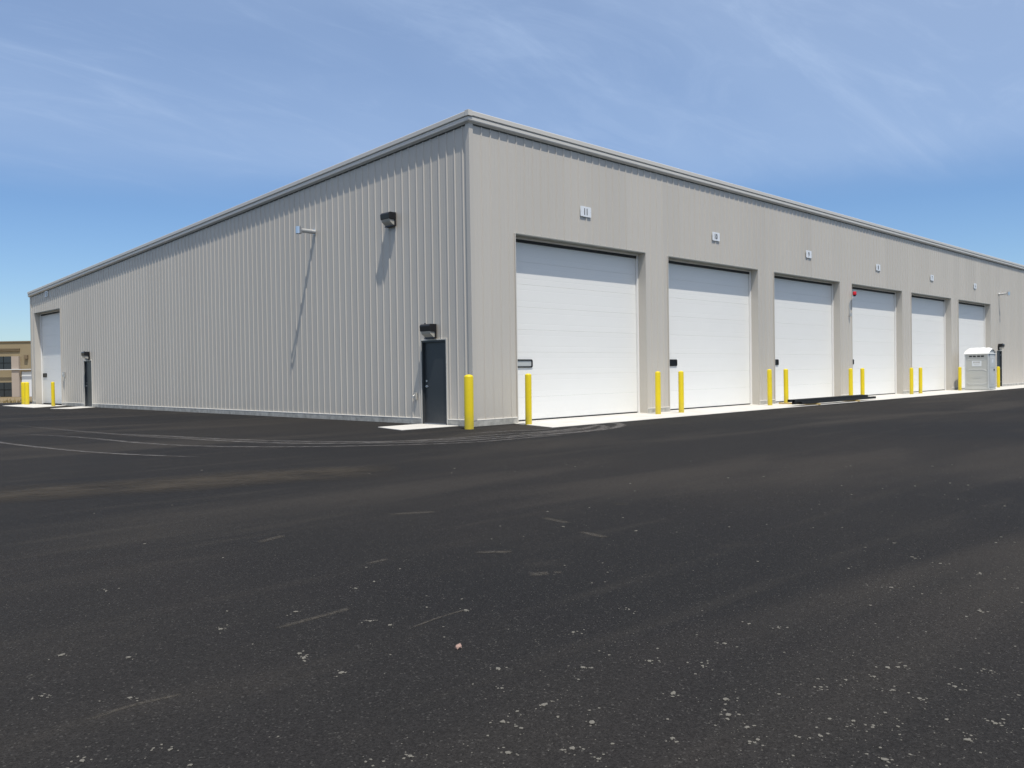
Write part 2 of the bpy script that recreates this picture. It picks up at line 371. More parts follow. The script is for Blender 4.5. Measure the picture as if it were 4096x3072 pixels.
# eave gutter and rake trim: one swept profile, mitred at the corner
EP = [(.00, -.285), (.030, -.285), (.048, -.262), (.078, -.250), (.088, -.225), (.088, -.160), (.078, -.148), (.066, -.142), (.066, -.128), (.098, -.122), (.104, -.112), (.104, -.012), (.094, 0.0), (.00, 0.0)]
def sweep(name, wall, u0, u1, mitre0):
    mb = MB(); n = len(EP)
    for k, u in enumerate((u0, u1)):
        for o, z in EP:
            uu = u - o if (k == 0 and mitre0) else u
            mb.v.append(W(wall, uu, o, ztop(wall, max(uu, 0)) + z))
    mb.f += [(k, (k+1) % n, n+(k+1) % n, n+k) for k in range(n)] + [tuple(range(n))[::-1], tuple(range(n, 2*n))]
    return mb.build(name, M['trim'], BLD)
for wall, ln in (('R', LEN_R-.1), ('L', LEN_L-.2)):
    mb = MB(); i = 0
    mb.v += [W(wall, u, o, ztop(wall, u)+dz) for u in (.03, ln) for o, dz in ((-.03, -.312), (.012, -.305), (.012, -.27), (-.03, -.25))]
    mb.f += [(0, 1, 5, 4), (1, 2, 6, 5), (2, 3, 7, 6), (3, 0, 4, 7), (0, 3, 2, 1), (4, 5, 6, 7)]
    mb.build('eave_underside_strip', M['eave_underside'], BLD)  # added strip, the dark underside of the eave put into its colour
e1 = sweep('eave_trim', 'R', 0, LEN_R, True)
e2 = sweep('rake_trim', 'L', 0, LEN_L+.10, True)
mb = MB(); mb.box(-.115, -.118, HT-.135, .02, .02, HT+.006); mb.build('corner_cap', M['trim'], BLD, bevel=.004)
mb = MB()                                                         # corner trim: an angle folded round the building corner
pass
mb.prism([(-.018, -.018), (.115, -.018), (.125, .012), (.115, .02), (.02, .02), (.02, .115), (.012, .125), (-.018, .115)], lambda p, t: (p[0], p[1], t), ZB-.005, HT-.27)
mb.build('corner_trim', M['siding'], BLD)
mb = MB(); mb.box(-.018, LEN_L-.14, ZB, .03, LEN_L+.012, HT+SLOPE*LEN_L-.25); mb.build('corner_trim', M['siding'], BLD)
# foundation and base flashing
for wall, opens, ln in (('R', OPEN_R, LEN_R), ('L', OPEN_L, LEN_L)):
    u = .025
    for o in sorted(opens) + [(ln, ln, 0, '')]:
        a, b = u, o[0]
        mb = MB(); p = W(wall, a + (.0 if a > .1 else (-.030 if wall == 'R' else -.0)), .011, -.15); q = W(wall, b, -.30, ZB-.004)
        mb.box(*[min(i) for i in zip(p, q)], *[max(i) for i in zip(p, q)]); mb.build('foundation', M['stem'], BLD)
        mb = MB(); a2 = a if a > .1 else .0
        mb.prism([(-.02, ZB-.003), (.0115, ZB-.010), (.0155, ZB-.006), (.010, ZB+.010), (-.02, ZB+.014)], lambda p, t, wall=wall: W(wall, t, p[0], p[1]), a2, b-.004)
        mb.build('base_flashing', M['trim'], BLD)
        u = o[1]
# openings
def obox(mb, wall, u0, u1, o0, o1, z0, z1):
    p = W(wall, u0, o0, z0); q = W(wall, u1, o1, z1); mb.box(*[min(i) for i in zip(p, q)], *[max(i) for i in zip(p, q)])
def bay_door(wall, a, b, h, pale):
    D = .345
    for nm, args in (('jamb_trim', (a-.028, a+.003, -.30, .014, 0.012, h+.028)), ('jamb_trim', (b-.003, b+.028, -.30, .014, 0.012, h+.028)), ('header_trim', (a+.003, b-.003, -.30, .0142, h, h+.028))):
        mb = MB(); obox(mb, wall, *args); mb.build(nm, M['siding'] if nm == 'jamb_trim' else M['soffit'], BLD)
    mb = MB()                                                     # white jamb stops and head seal carrier
    obox(mb, wall, a+.0035, a+.055, -D+.012, -.27, .012, h); obox(mb, wall, b-.055, b-.0035, -D+.012, -.27, .012, h); obox(mb, wall, a+.055, b-.055, -D+.012, -.29, h-.05, h)
    door = mb.build('overhead_door', M['door_trim'], BLD, bevel=.003)
    mb = MB(); obox(mb, wall, a+.056, b-.056, -D+.012, -.302, h-.13, h-.051); mb.build('head_seal', M['rubber'], door)  # rubber seal, made taller to draw the shaded band under the header
    n = 8; z = .055; hs = (h - .03 - z)/n
    for k in range(n):
        mb = MB(); z0, z1 = z + k*hs, z + (k+1)*hs - .0025
        O = -D
        # section profile with tongue edges and two pressed lines
        pr = [(O-.045, z0), (O, z0), (O+.002, z0+.003), (O+.002, z0+hs*.24), (O+.0005, z0+hs*.24+.006), (O+.0005, z0+hs*.24+.012), (O+.002, z0+hs*.24+.018), (O+.002, z0+hs*.74), (O+.0005, z0+hs*.74+.006), (O+.0005, z0+hs*.74+.012), (O+.002, z0+hs*.74+.018), (O+.002, z1-.003), (O, z1), (O-.045, z1)]
        mb.prism(pr, lambda p, t, wall=wall: W(wall, t, p[0], p[1]), a+.02, b-.02)
        mb.build('door_section', M['door_white'], door)
    mb = MB(); obox(mb, wall, a+.056, b-.056, -D-.03, -D+.012, .013, .054); mb.build('bottom_seal', M['rubber'], door)
    # small rounded window in the third section
    for (wa, wb) in ((a+.285, a+.925),) if wall == 'R' else ((b-.76, b-.12),):
        zc, hh, hw = 1.568, .110, (wb-wa)/2; uc = (wa+wb)/2; ring = []
        def rr(hw, hh, r, n=5):
            pts = []
            for cx, cy, t0 in ((hw-r, hh-r, 0), (-hw+r, hh-r, 90), (-hw+r, -hh+r, 180), (hw-r, -hh+r, 270)):
                for k in range(n+1):
                    t = math.radians(t0 + 90*k/n); pts.append((cx+r*math.cos(t), cy+r*math.sin(t)))
            return pts
        A, B = rr(hw, hh, .05), rr(hw-.045, hh-.036, .02); n2 = len(A); mb = MB()
        for o in (-D+.003, -D+.026):
            for P_ in (A, B): mb.v += [W(wall, uc+p[0], o, zc+p[1]) for p in P_]
        for k in range(n2):
            k2 = (k+1) % n2
            mb.f += [(k, k2, n2+k2, n2+k), (2*n2+k, 2*n2+k2, 3*n2+k2, 3*n2+k), (k, k2, 2*n2+k2, 2*n2+k), (n2+k, n2+k2, 3*n2+k2, 3*n2+k)]
        mb.build('window_frame', M['plastic_black'], door)
        mb = MB(); mb.prism(B, lambda p, t: W(wall, uc+p[0], t, zc+p[1]), -D+.0035, -D+.012); mb.build('window_pane', M['glass_pale'] if pale else M['glass_dark'], door)
for i, o in enumerate(OPEN_R[:6]): bay_door('R', *o[:3], i == 0)
bay_door('L', *OPEN_L[2][:3], False)
def man_door(wall, a, b, h, hinge_low):
    mb = MB()
    obox(mb, wall, a-.035, a-.003, -.03, .016, .016, h+.03); obox(mb, wall, b+.003, b+.035, -.03, .016, .016, h+.03); obox(mb, wall, a-.003, b+.003, -.03, .0165, h+.002, h+.03)
    mb.build('door_trim', M['trim'], BLD)
    mb = MB(); obox(mb, wall, a+.045, b-.045, -.105, -.06, .03, h-.045)
    leaf = mb.build('door', M['steel_door'], BLD, bevel=.003)
    mb = MB(); obox(mb, wall, a-.002, a+.043, -.14, .004, .016, h+.001); obox(mb, wall, b-.043, b+.002, -.14, .004, .016, h+.001); obox(mb, wall, a+.043, b-.043, -.14, .0035, h-.043, h-.001)
    mb.build('door_frame', M['steel_door'], leaf)
    mb = MB(); obox(mb, wall, a, b, -.15, -.012, .010, .028); mb.build('threshold', M['chrome'], leaf, bevel=.003)
    hx = b-.125 if hinge_low else a+.125; s = -1 if hinge_low else 1; mb = MB()
    mb.tube(W(wall, hx, -.062, 1.0), W(wall, hx, -.045, 1.0), .036, 16); mb.tube(W(wall, hx, -.055, 1.0), W(wall, hx, -.012, 1.0), .012, 10)
    mb.tube(W(wall, hx, -.015, 1.0), W(wall, hx+s*.12, -.015, .997), .011, 10)
    mb.build('lever_handle', M['chrome'], leaf, smooth=True)
    mb = MB(); mb.tube(W(wall, hx, -.062, 1.14), W(wall, hx, -.048, 1.14), .028, 16); mb.build('deadbolt', M['chrome'], leaf, smooth=True)
    for z in (.3, 1.1, 1.95):
        mb = MB(); q = a+.045 if hinge_low else b-.045; mb.tube(W(wall, q, -.052, z-.05), W(wall, q, -.052, z+.05), .008, 8); mb.build('hinge', M['chrome'], leaf)
man_door('L', *OPEN_L[0][:3], True); man_door('L', *OPEN_L[1][:3], True); man_door('R', *OPEN_R[6][:3], False)

# ---------------------------------------------------------------- wall pack lights
def wall_light(wall, u0, zb, w_, label, sensor):
    t = thing('wall_light', label, 'wall light', W(wall, u0, 0, zb), 0, 'dark wall pack lights on the building')
    f = lambda p, k: W(wall, k, p[0]+.014, p[1])
    h = .375
    mb = MB(); mb.prism([(0, 0), (.05, 0), (.05, h), (0, h)], f, 0, w_); mb.build('back_plate', M['bronze'], t, bevel=.006)
    mb = MB(); mb.prism([(.05, h), (.05, h-.20), (.235, h-.185), (.25, h-.05), (.225, h-.012), (.20, h)], f, .0, w_); mb.build('hood', M['bronze'], t, bevel=.01)
    mb = MB(); mb.prism([(.05, .035), (.085, .03), (.20, .12), (.228, h-.188), (.05, h-.203)], f, .022, w_-.022); mb.build('lens', M['lens'], t, bevel=.006)
    mb = MB(); mb.prism([(.05, 0), (.10, 0), (.095, .03), (.05, .034)], f, .0, w_); mb.build('lower_lip', M['bronze'], t)
    if sensor:
        mb = MB(); c = f((.14, h), w_*.75); mb.tube(c, (c[0], c[1], c[2]+.03), .022, 12); mb.build('photocell', M['bronze'], t, smooth=True)
    return t
wall_light('L', 2.98, 5.365, .40, 'black wall light mounted high on the wall left of the near building corner', False)
wall_light('L', 1.345, 2.245, .40, 'black wall light directly above the near charcoal door by the building corner', True)
wall_light('L', 26.95, 2.25, .40, 'small dark wall light over the far charcoal door at the left end', True)
wall_light('R', 43.10, 2.245, .40, 'dark wall light over the charcoal door behind the portable toilet', True)

# ---------------------------------------------------------------- vent pipes
def vent(wall, u, z, ln, label, tee):
    t = thing('vent_pipe', label, 'vent pipe', W(wall, u, 0, z), 0, 'galvanised vent pipes through the walls')
    lw = lambda du, o, dz: W(wall, du, o, dz)
    mb = MB(); mb.tube(lw(0, -.02, 0), lw(0, ln-.06, 0), .068, 20)
    for k in (.0,): mb.tube(lw(0, .012, 0), lw(0, .022, 0), .10, 20)
    mb.build('pipe', M['galv'], t, smooth=True)
    mb = MB(); mb.tube(lw(0, ln-.09, 0), lw(0, ln-.07, 0), .076, 20); mb.build('collar', M['chrome'], t, smooth=True)
    mb = MB(); mb.tube(lw(.0, ln-.005, -.105), lw(0, ln-.005, .105), .086, 20, cap=False); mb.tube(lw(0, ln-.005, -.100), lw(0, ln-.005, .100), .078, 20, cap=False); mb.build('tee_cap', M['chrome'], t, smooth=True)
    return t
vent('L', 7.11, 5.735, .56, 'silver vent pipe sticking out of the shaded wall, casting a long slanting shadow', True)
vent('R', 43.36, 5.648, .52, 'silver vent pipe high on the sunlit wall above the portable toilet', True)

# ---------------------------------------------------------------- number plates
def numeral_mesh(txt, hgt_):
    cu = bpy.data.curves.new('txt', 'FONT'); cu.body = txt; cu.size = 1; cu.align_x = 'CENTER'; cu.space_character = 1.05; cu.extrude = .004; cu.offset = .022
    ob = bpy.data.objects.new('txt', cu); C.objects.link(ob); bpy.context.view_layer.update()
    me = bpy.data.meshes.new_from_object(ob.evaluated_get(bpy.context.evaluated_depsgraph_get())); bpy.data.objects.remove(ob)
    ys = [v.co.y for v in me.vertices]; xs_ = [v.co.x for v in me.vertices]; h = max(ys)-min(ys); y0 = (max(ys)+min(ys))/2; x0 = (max(xs_)+min(xs_))/2; s = hgt_/h
    for v in me.vertices: v.co = ((v.co.x-x0)*s*.78, (v.co.y-y0)*s, v.co.z*.5)
    return me
def number_plate(wall, u, z, txt, label):
    t = thing('number_sign', label, 'number sign', W(wall, u, .014, z), 0, 'bay number signs above the overhead doors')
    hw, hh, r = .235, .145, .03; pts = []
    for cx, cy, t0 in ((hw-r, hh-r, 0), (-hw+r, hh-r, 90), (-hw+r, -hh+r, 180), (hw-r, -hh+r, 270)):
        for k in range(5): a = math.radians(t0+22.5*k); pts.append((cx+r*math.cos(a), cy+r*math.sin(a)))
    mb = MB(); mb.prism(pts, lambda p, o: W(wall, p[0], o, p[1]), .0, .004); mb.build('plate', M['sign'], t)
    me = numeral_mesh(txt, .185); me.materials.clear(); me.materials.append(M['ink'])
    o = link('numeral', me, t)
    if wall == 'R': o.rotation_euler = (math.pi/2, 0, 0); o.location = (0, -.0065, 0)
    else: o.rotation_euler = (math.pi/2, 0, -math.pi/2); o.location = (-.0065, 0, 0)
    for sx in (-.20, .20):
        mb = MB(); mb.tube(W(wall, sx, .004, 0), W(wall, sx, .007, 0), .008, 8); mb.build('screw', M['galv'], t)
for i in range(6):
    n = str(11-i); where = ['nearest white bay door', 'second white bay door', 'third white bay door', 'fourth white bay door, right of the red beacon', 'fifth white bay door', 'sixth white bay door behind the portable toilet'][i]
    number_plate('R', X0 + i*PITCH + WID/2 + .01, 5.865, n, 'white sign reading %s above the %s' % (n, where))
number_plate('L', 33.22, 5.84, '12', 'pale number sign in the eave shade above the far left bay door')

# ---------------------------------------------------------------- bollards
def bollard_mesh(r, h):
    mb = MB(); prof = [(r*1.0, -.05), (r, .0), (r, h-r*.55)]
    for k in range(1, 8):
        a = math.radians(90*k/7); prof.append((r*math.cos(a) if k < 7 else .001, h-r*.55+r*.55*math.sin(a)))
    mb.lathe(prof, 28); return mb.mesh('bollard', M['yellow'], smooth=True)
B = {}
GB = 'yellow bollards guarding the doors and the corner'
bl = [(-.663, -.575, .113, 1.30, 'thickest yellow bollard, standing on asphalt at the near building corner'),
      (1.281, -.665, .083, 1.30, 'yellow bollard in front of the nearest overhead door, under its framed window'),
      (6.90, -.652, .083, 1.30, 'yellow bollard at the pier right of the nearest overhead door'),
      (8.02, -.725, .083, 1.30, 'yellow bollard in front of the second overhead door from the corner'),
      (13.83, -.59, .083, 1.31, 'yellow bollard at the pier right of the second overhead door'),
      (15.09, -.57, .083, 1.31, 'yellow bollard in front of the third overhead door, left of the steel tubes'),
      (20.64, -.6, .083, 1.29, 'yellow bollard at the pier below the red beacon, rising behind the steel tubes'),
      (21.81, -.6, .083, 1.29, 'yellow bollard in front of the fourth overhead door, near the right end of the tubes'),
      (27.5, -.55, .083, 1.27, 'yellow bollard at the pier between the fourth and fifth overhead doors'),
      (28.8, -.50, .083, 1.27, 'yellow bollard in front of the fifth overhead door'),
      (34.35, -.55, .083, 1.26, 'yellow bollard just left of the grey portable toilet'),
      (41.05, -.57, .083, 1.24, 'yellow bollard just right of the grey portable toilet'),
      (-.60, 35.45, .113, 1.22, 'left one of two overlapping yellow bollards at the far left corner'),
      (-.60, 34.86, .113, 1.22, 'right one of two overlapping yellow bollards at the far left corner'),
      (-.70, 30.14, .083, 1.22, 'single yellow bollard in front of the far left bay door')]
for x, y, r, h, lab in bl:
    if (r, h) not in B: B[(r, h)] = bollard_mesh(r, h)
    o = link('bollard', B[(r, h)]); o.location = (x, y, .0); o.rotation_euler = (rnd.uniform(-.006, .006), rnd.uniform(-.006, .006), rnd.uniform(0, 6))
    tag(o, lab, 'bollard', GB)

# ---------------------------------------------------------------- red beacon with bent conduit
t = thing('warning_beacon', 'red warning beacon on a bent conduit at the left edge of bay 8', 'beacon', (21.95, -.0, 4.10))
mb = MB(); P_ = [(0, -.03, -.45), (0, -.03, .0), (.02, -.05, .12), (.06, -.10, .18), (.12, -.16, .24), (.15, -.17, .30)]
for a, b in zip(P_, P_[1:]): mb.tube(a, b, .016, 10)
mb.build('conduit', M['galv'], t, smooth=True)
mb = MB(); mb.tube((.15, -.17, .29), (.15, -.17, .34), .055, 16); mb.build('beacon_base', M['plastic_black'], t, smooth=True)
mb = MB(); mb.lathe([(.076, .34), (.080, .36), (.080, .46), (.072, .485), (.03, .495), (.001, .497)], 20, (.15, -.17)); mb.build('beacon_lens', M['red'], t, smooth=True)
mb = MB(); mb.box(-.05, -.085, -.58, .05, -.012, -.44); mb.build('junction_box', M['galv'], t, bevel=.005)

# small fittings
t = thing('hose_bib', 'small grey hose bib box low on the wall left of the near charcoal door', 'hose bib', (0, 2.27, .74))
mb = MB(); mb.box(-.045, -.055, -.09, -.0, .055, .09); mb.build('box', M['stem'], t, bevel=.006)
mb = MB(); mb.tube((-.05, 0, .03), (-.10, 0, .0), .014, 10); mb.tube((-.10, 0, .0), (-.105, 0, -.05), .014, 10); mb.build('spout', M['galv'], t, smooth=True)
t = thing('push_button_box', 'small pale control box on the wall right of the far left bay door', 'control box', (0, 30.62, 1.58))
mb = MB(); mb.box(-.085, -.09, -.12, -.0, .09, .12); mb.build('box', M['galv'], t, bevel=.006)
mb = MB(); mb.box(-.10, -.03, -.02, -.085, .03, .06); mb.build('cover', M['white'], t)

# ---------------------------------------------------------------- steel tubes on blocks
def tube_bar(name, x0, x1, y, z, w_, h, label):
    o = thing(name, label, 'steel tube', (x0, y, z), rnd.uniform(-.004, .004), 'dark steel tubes stacked on lumber')
    mb = MB(); ln = x1-x0; ow, th = w_/2, .008
    A = [(-ow, 0), (ow, 0), (ow, h), (-ow, h)]; Bp = [(-ow+th, th), (ow-th, th), (ow-th, h-th), (-ow+th, h-th)]
    for x in (0, ln):
        for P2 in (A, Bp): mb.v += [(x, p[0], p[1]) for p in P2]
    for k in range(4):
        k2 = (k+1) % 4; mb.f += [(k, k2, 8+k2, 8+k), (4+k, 4+k2, 12+k2, 12+k), (k, k2, 4+k2, 4+k), (8+k, 8+k2, 12+k2, 12+k)]
    mb.build('bar', M['beam'], o)
    mb = MB(); mb.box(.10, -ow-.002, h*.3, .16, ow+.002, h+.003); mb.build('strap', M['rubber'], o)
zl = .012 + .055
tube_bar('steel_tube', 13.72, 20.15, -1.80, zl, .10, .085, 'dark steel tube nearest the asphalt in the bottom layer of the stack')
tube_bar('steel_tube', 13.62, 20.02, -1.58, zl, .10, .085, 'dark steel tube at the back of the bottom layer of the stack')
tube_bar('steel_tube', 13.33, 19.40, -1.74, zl+.086, .10, .085, 'dark steel tube lying on top at the front of the stack')
tube_bar('steel_tube', 13.38, 19.52, -1.54, zl+.086, .10, .085, 'dark steel tube lying on top at the back of the stack')
for x, lab in ((14.98, 'raw yellow lumber block under the left end of the steel tubes'), (18.35, 'raw yellow lumber block under the right part of the steel tubes')):
    mb = MB(); mb.box(-.055, -.78, 0, .055, .88, .055); o = mb.build('lumber_block', M['lumber'], bevel=.004); o.location = (x, -1.18, .012); o.rotation_euler = (0, 0, -.12)
    tag(o, lab, 'lumber', 'lumber blocks under the steel tubes')

# ---------------------------------------------------------------- portable toilet
t = thing('portable_toilet', 'grey portable toilet with white domed roof in front of the far bay door', 'portable toilet', (34.97, -1.76, .012))
S = 1.14; H1 = 1.93; HR = 2.24
mb = MB(); mb.box(-.02, -.02, 0.02, S+.02, S+.02, .13); mb.build('skid_base', M['potty'], t, bevel=.015)
def arch(u, top=HR-.03): return H1 + (top-H1)*max(0, math.sin(math.pi*min(max(u/S, 0), 1)))**.75
us = [S*k/16 for k in range(17)]
body = MB(); pts = [(0, .13), (S, .13)] + [(u, arch(u)) for u in us[::-1]]
body.prism(pts, lambda p, q: (p[0], q, p[1]), .03, S-.03); bodyo = body.build('body', M['potty'], t)
# left wall mouldings
def ridge(pts, y0=None, r=.012):
    mb = MB()
    for a, b in zip(pts, pts[1:]): mb.tube((-.002, a[0], a[1]), (-.002, b[0], b[1]), r, 6)
    return mb.build('moulded_ridge', M['potty2'], t, smooth=True)
ridge([(.10, 1.02), (.22, 1.10), (.92, 1.10), (1.04, 1.02)]); ridge([(.10, .40), (.22, .32), (.92, .32), (1.04, .40)])
ridge([(.36, .70), (.40, .66), (.74, .66), (.78, .70)], r=.010); ridge([(.15, 1.66), (.28, 1.60), (.86, 1.60), (.99, 1.66)], r=.008)
mb = MB(); mb.prism([(.34, .70), (.80, .70), (.74, .88), (.40, .88)], lambda p, x: (x, p[0], p[1]), -.006, .004); mb.build('recess_panel', M['potty'], t)
for k in range(4):
    y = .22 + k*.185 + (.02 if k > 1 else 0); mb = MB(); mb.box(-.006, y, 1.755, .004, y+.145, 1.835); mb.build('vent', M['rubber'], t, bevel=.003)
mb = MB(); mb.box(-.008, .34, 1.27, -.0, .80, 1.56); sg = mb.build('sign_panel', M['sign'], t)
for k in range(6):   # short unreadable strokes of the logo line, then a rule and small lines
    mb = MB(); mb.box(-.0095, .41+.058*k, 1.455, -.008, .435+.058*k, 1.515); mb.build('logo_stroke', M['tan_dark'], sg)
for z, a, b in ((1.415, .40, .75), (1.37, .43, .71), (1.335, .45, .69)):
    mb = MB(); mb.box(-.0095, a, z, -.008, b, z+.010); mb.build('print_line', M['potty'], sg)
# front with door
mb = MB(); pts = [(.03, .15), (S-.03, .15)] + [(max(.03, min(S-.03, u)), arch(u)-.03) for u in us[::-1]]
mb.prism(pts, lambda p, q: (p[0], q, p[1]), .005, .03); fr = mb.build('front_frame', M['potty'], t)
mb = MB(); pts = [(.14, .17), (S-.14, .17), (S-.14, 1.84), (S-.30, 2.00), (.30, 2.00), (.14, 1.84)]
mb.prism(pts, lambda p, q: (p[0], q, p[1]), -.018, .004); dr = mb.build('door', M['potty2'], t, bevel=.006)
for z0, z1 in ((.30, .80), (1.20, 1.72)):
    mb = MB(); mb.box(.28, -.026, z0, S-.28, -.018, z1); mb.build('door_panel', M['potty2'], dr, bevel=.006)
mb = MB(); mb.box(.80, -.040, 1.02, .90, -.018, 1.12); mb.build('latch', M['rubber'], dr, bevel=.004)
mb = MB(); mb.box(.45, -.030, 1.45, .70, -.0265, 1.62); mb.build('door_notice', M['sign'], dr)
for x in (0, S):
    mb = MB(); mb.box(x-.025, -.012, .12, x+.025, .045, H1+.01); mb.build('corner_post', M['potty2'], t, bevel=.008)
    mb = MB(); mb.box(x-.025, S-.045, .12, x+.025, S+.012, H1+.01); mb.build('corner_post', M['potty2'], t, bevel=.008)
# roof: arched in section with scalloped ribs across
mb = MB(); n = 24; Yr = [-.04 + (S+.08)*k/n for k in range(n+1)]
Ur = [-.04 + (S+.08)*k/20 for k in range(21)]
i0 = 0
for j, y in enumerate(Yr):
    sc_ = .018*abs(math.sin(math.pi*(y+.04)/(S+.08)*4)); end = 1 - .30*(abs((y-S/2)/(S/2+.04))**6)
    for u in Ur:
        k = math.sin(math.pi*(u+.04)/(S+.08)); mb.v.append((u, y, H1 + .01 + ((HR-H1)*max(0, k)**.75 + sc_*max(0, k))*end))
for j in range(n):
    for k in range(20): a = j*21+k; mb.f.append((a, a+1, a+22, a+21))
mb.build('roof', M['pottyroof'], t, smooth=True)
mb = MB(); mb.box(-.045, -.045, H1-.025, S+.045, S+.045, H1+.012); mb.build('roof_rim', M['pottyroof'], t, bevel=.008)

# ---------------------------------------------------------------- far building at the left
FW = Vector((.7056, .7086, 0)).normalized(); RT = Vector((FW.y, -FW.x, 0))
org = Vector((-14.0994, -15.5381, 0)) + FW*130 + RT*(-74.1); org.z = -1.27
rz = math.atan2(RT.y, RT.x)
t = thing('tan_building', 'tan stucco building with dark windows in the distance at the left edge', 'building', org, rz)
zo = 1.27
def fb(name, m, u0, u1, z0, z1, d0, d1, parent=None, bevel=0):
    mb = MB(); mb.box(u0, d0, z0+zo, u1, d1, z1+zo); return mb.build(name, m, parent or t, bevel=bevel)
fb('wall', M['tan'], -34, 8, -1.25, 7.15, 0, 16)
fb('parapet_cap', M['tan_dark'], -34.15, 8.15, 7.15, 7.32, -.12, 16.1)
fb('cornice', M['tan_dark'], -34, -1.5, 6.02, 6.22, -.20, -.003); fb('cornice', M['tan_dark'], -34, -1.5, 5.80, 5.93, -.16, -.003)
for k in range(4):
    u1 = -2.75 - k*7.6; u0 = u1 - 5.6
    for z0, z1 in ((3.02, 4.98), (-1.20, .98)):
        f = fb('window', M['winglass'], u0, u1, z0, z1, -.03, -.003)
        for q in range(1, 3):
            uu = u0 + (u1-u0)*q/3 + (0 if q == 1 else .55); fb('mullion', M['plastic_black'], uu-.04, uu+.04, z0, z1, -.07, -.031, f)
        fb('transom', M['plastic_black'], u0, u1, (z0+z1)/2-.03, (z0+z1)/2+.03, -.075, -.0311, f)
    fb('pilaster', M['tan2'], u1+.12, u1+1.24, -1.25, 4.98, -.45, -.003)
fb('band', M['white'], -34, 8, 2.90, 3.0, -.62, -.455)
fb('garage_door', M['white'], -1.30, 3.2, -1.24, 2.62, -.05, -.003)
fb('lintel', M['tan_dark'], -1.4, 3.3, 2.66, 2.86, -.25, -.003)
fb('lamp', M['tan_dark'], -.75, -.25, 4.55, 5.15, -.35, -.003)
t = thing('green_dumpster', 'dark green bin half hidden behind the far left bollards', 'dumpster', org + RT*(-1.0) - FW*30, rz)
mb = MB(); mb.prism([(0, .15), (1.4, .15), (1.55, 1.5), (-.1, 1.5)], lambda p, q: (q, p[0], p[1]), -1.2, 1.3); mb.build('bin', M['green'], t)
mb = MB(); mb.box(-1.25, -.15, 1.5, 1.35, 1.6, 1.58); mb.build('lid', M['rubber'], t)
for sx in (-1.0, 1.1):
    mb = MB(); mb.box(sx-.08, .1, 0, sx+.08, 1.3, .15); mb.build('skid', M['rubber'], t)
t = thing('light_pole', 'thin pale post standing before the far tan building', 'post', org + RT*(-3.1) - FW*3, rz)
mb = MB(); mb.tube((0, 0, 0), (0, 0, 2.3), .09, 10); mb.build('shaft', M['galv'], t, smooth=True)
mb = MB(); mb.tube((0, 0, 0), (0, 0, .15), .18, 10); mb.build('footing', M['stem'], t, smooth=True)

# dry weeds along the lot's far edge
mb = MB()
for k in range(5200):
    x = rnd.uniform(-45, 14); y = 41.0 + abs(rnd.gauss(0, 1))*9; h = rnd.uniform(.04, .22)*(1+.8*(math.sin(x*.7)*math.sin(y*.5) > .3)); a = rnd.uniform(0, 6.3); w_ = rnd.uniform(.01, .04)
    z = -.05 if y < 41.5 else (-.05 - .30*(y-41.5)/18.5 if y < 60 else -.35 - .92*(y-60)/40)
    dx, dy = math.cos(a), math.sin(a); lx, ly = rnd.gauss(0, .06), rnd.gauss(0, .06)
    i = len(mb.v); mb.v += [(x-dx*w_, y-dy*w_, z), (x+dx*w_, y+dy*w_, z), (x+lx, y+ly, z+h)]; mb.f.append((i, i+1, i+2))
o = mb.build('dry_grass', M['weed']); tag(o, 'dry yellow weeds beyond the far edge of the asphalt', 'grass', kind='stuff')

# ---------------------------------------------------------------- tyre tracks and smears (thin dusty films)
def ribbon(name, pts, w_, m, z, kind='structure', fadeends=.25, closed=False):
    P2 = [Vector((*p, 0)) for p in pts]; sm = []
    for i in range(len(P2)-1):       # catmull-rom
        p0 = P2[max(i-1, 0)]; p1 = P2[i]; p2 = P2[i+1]; p3 = P2[min(i+2, len(P2)-1)]
        for k in range(8):
            t_ = k/8; sm.append(.5*((2*p1)+(p2-p0)*t_+(2*p0-5*p1+4*p2-p3)*t_*t_+(3*p1-p0-3*p2+p3)*t_**3))
    sm.append(P2[-1]); vs = []; fs = []; fade = []; n = len(sm)
    for i, p in enumerate(sm):
        d = (sm[min(i+1, n-1)]-sm[max(i-1, 0)]); d = d.normalized() if d.length else Vector((1, 0, 0)); q = Vector((-d.y, d.x, 0))
        f = min(1, i/(n*fadeends+1e-6), (n-1-i)/(n*.12+1e-6))
        for s, e in ((-1, 0), (-.3, 1), (.3, 1), (1, 0)):
            vs.append(tuple(p+q*s*w_/2+Vector((0, 0, z)))); fade.append(e*f)
    for i in range(n-1):
        for k in range(3): a = i*4+k; fs.append((a, a+1, a+5, a+4))
    me = bpy.data.meshes.new(name); me.from_pydata(vs, [], fs); me.materials.append(m)
    at = me.attributes.new('fade', 'FLOAT', 'POINT'); at.data.foreach_set('value', fade)
    o = link(name, me); tag(o, kind=kind); return o
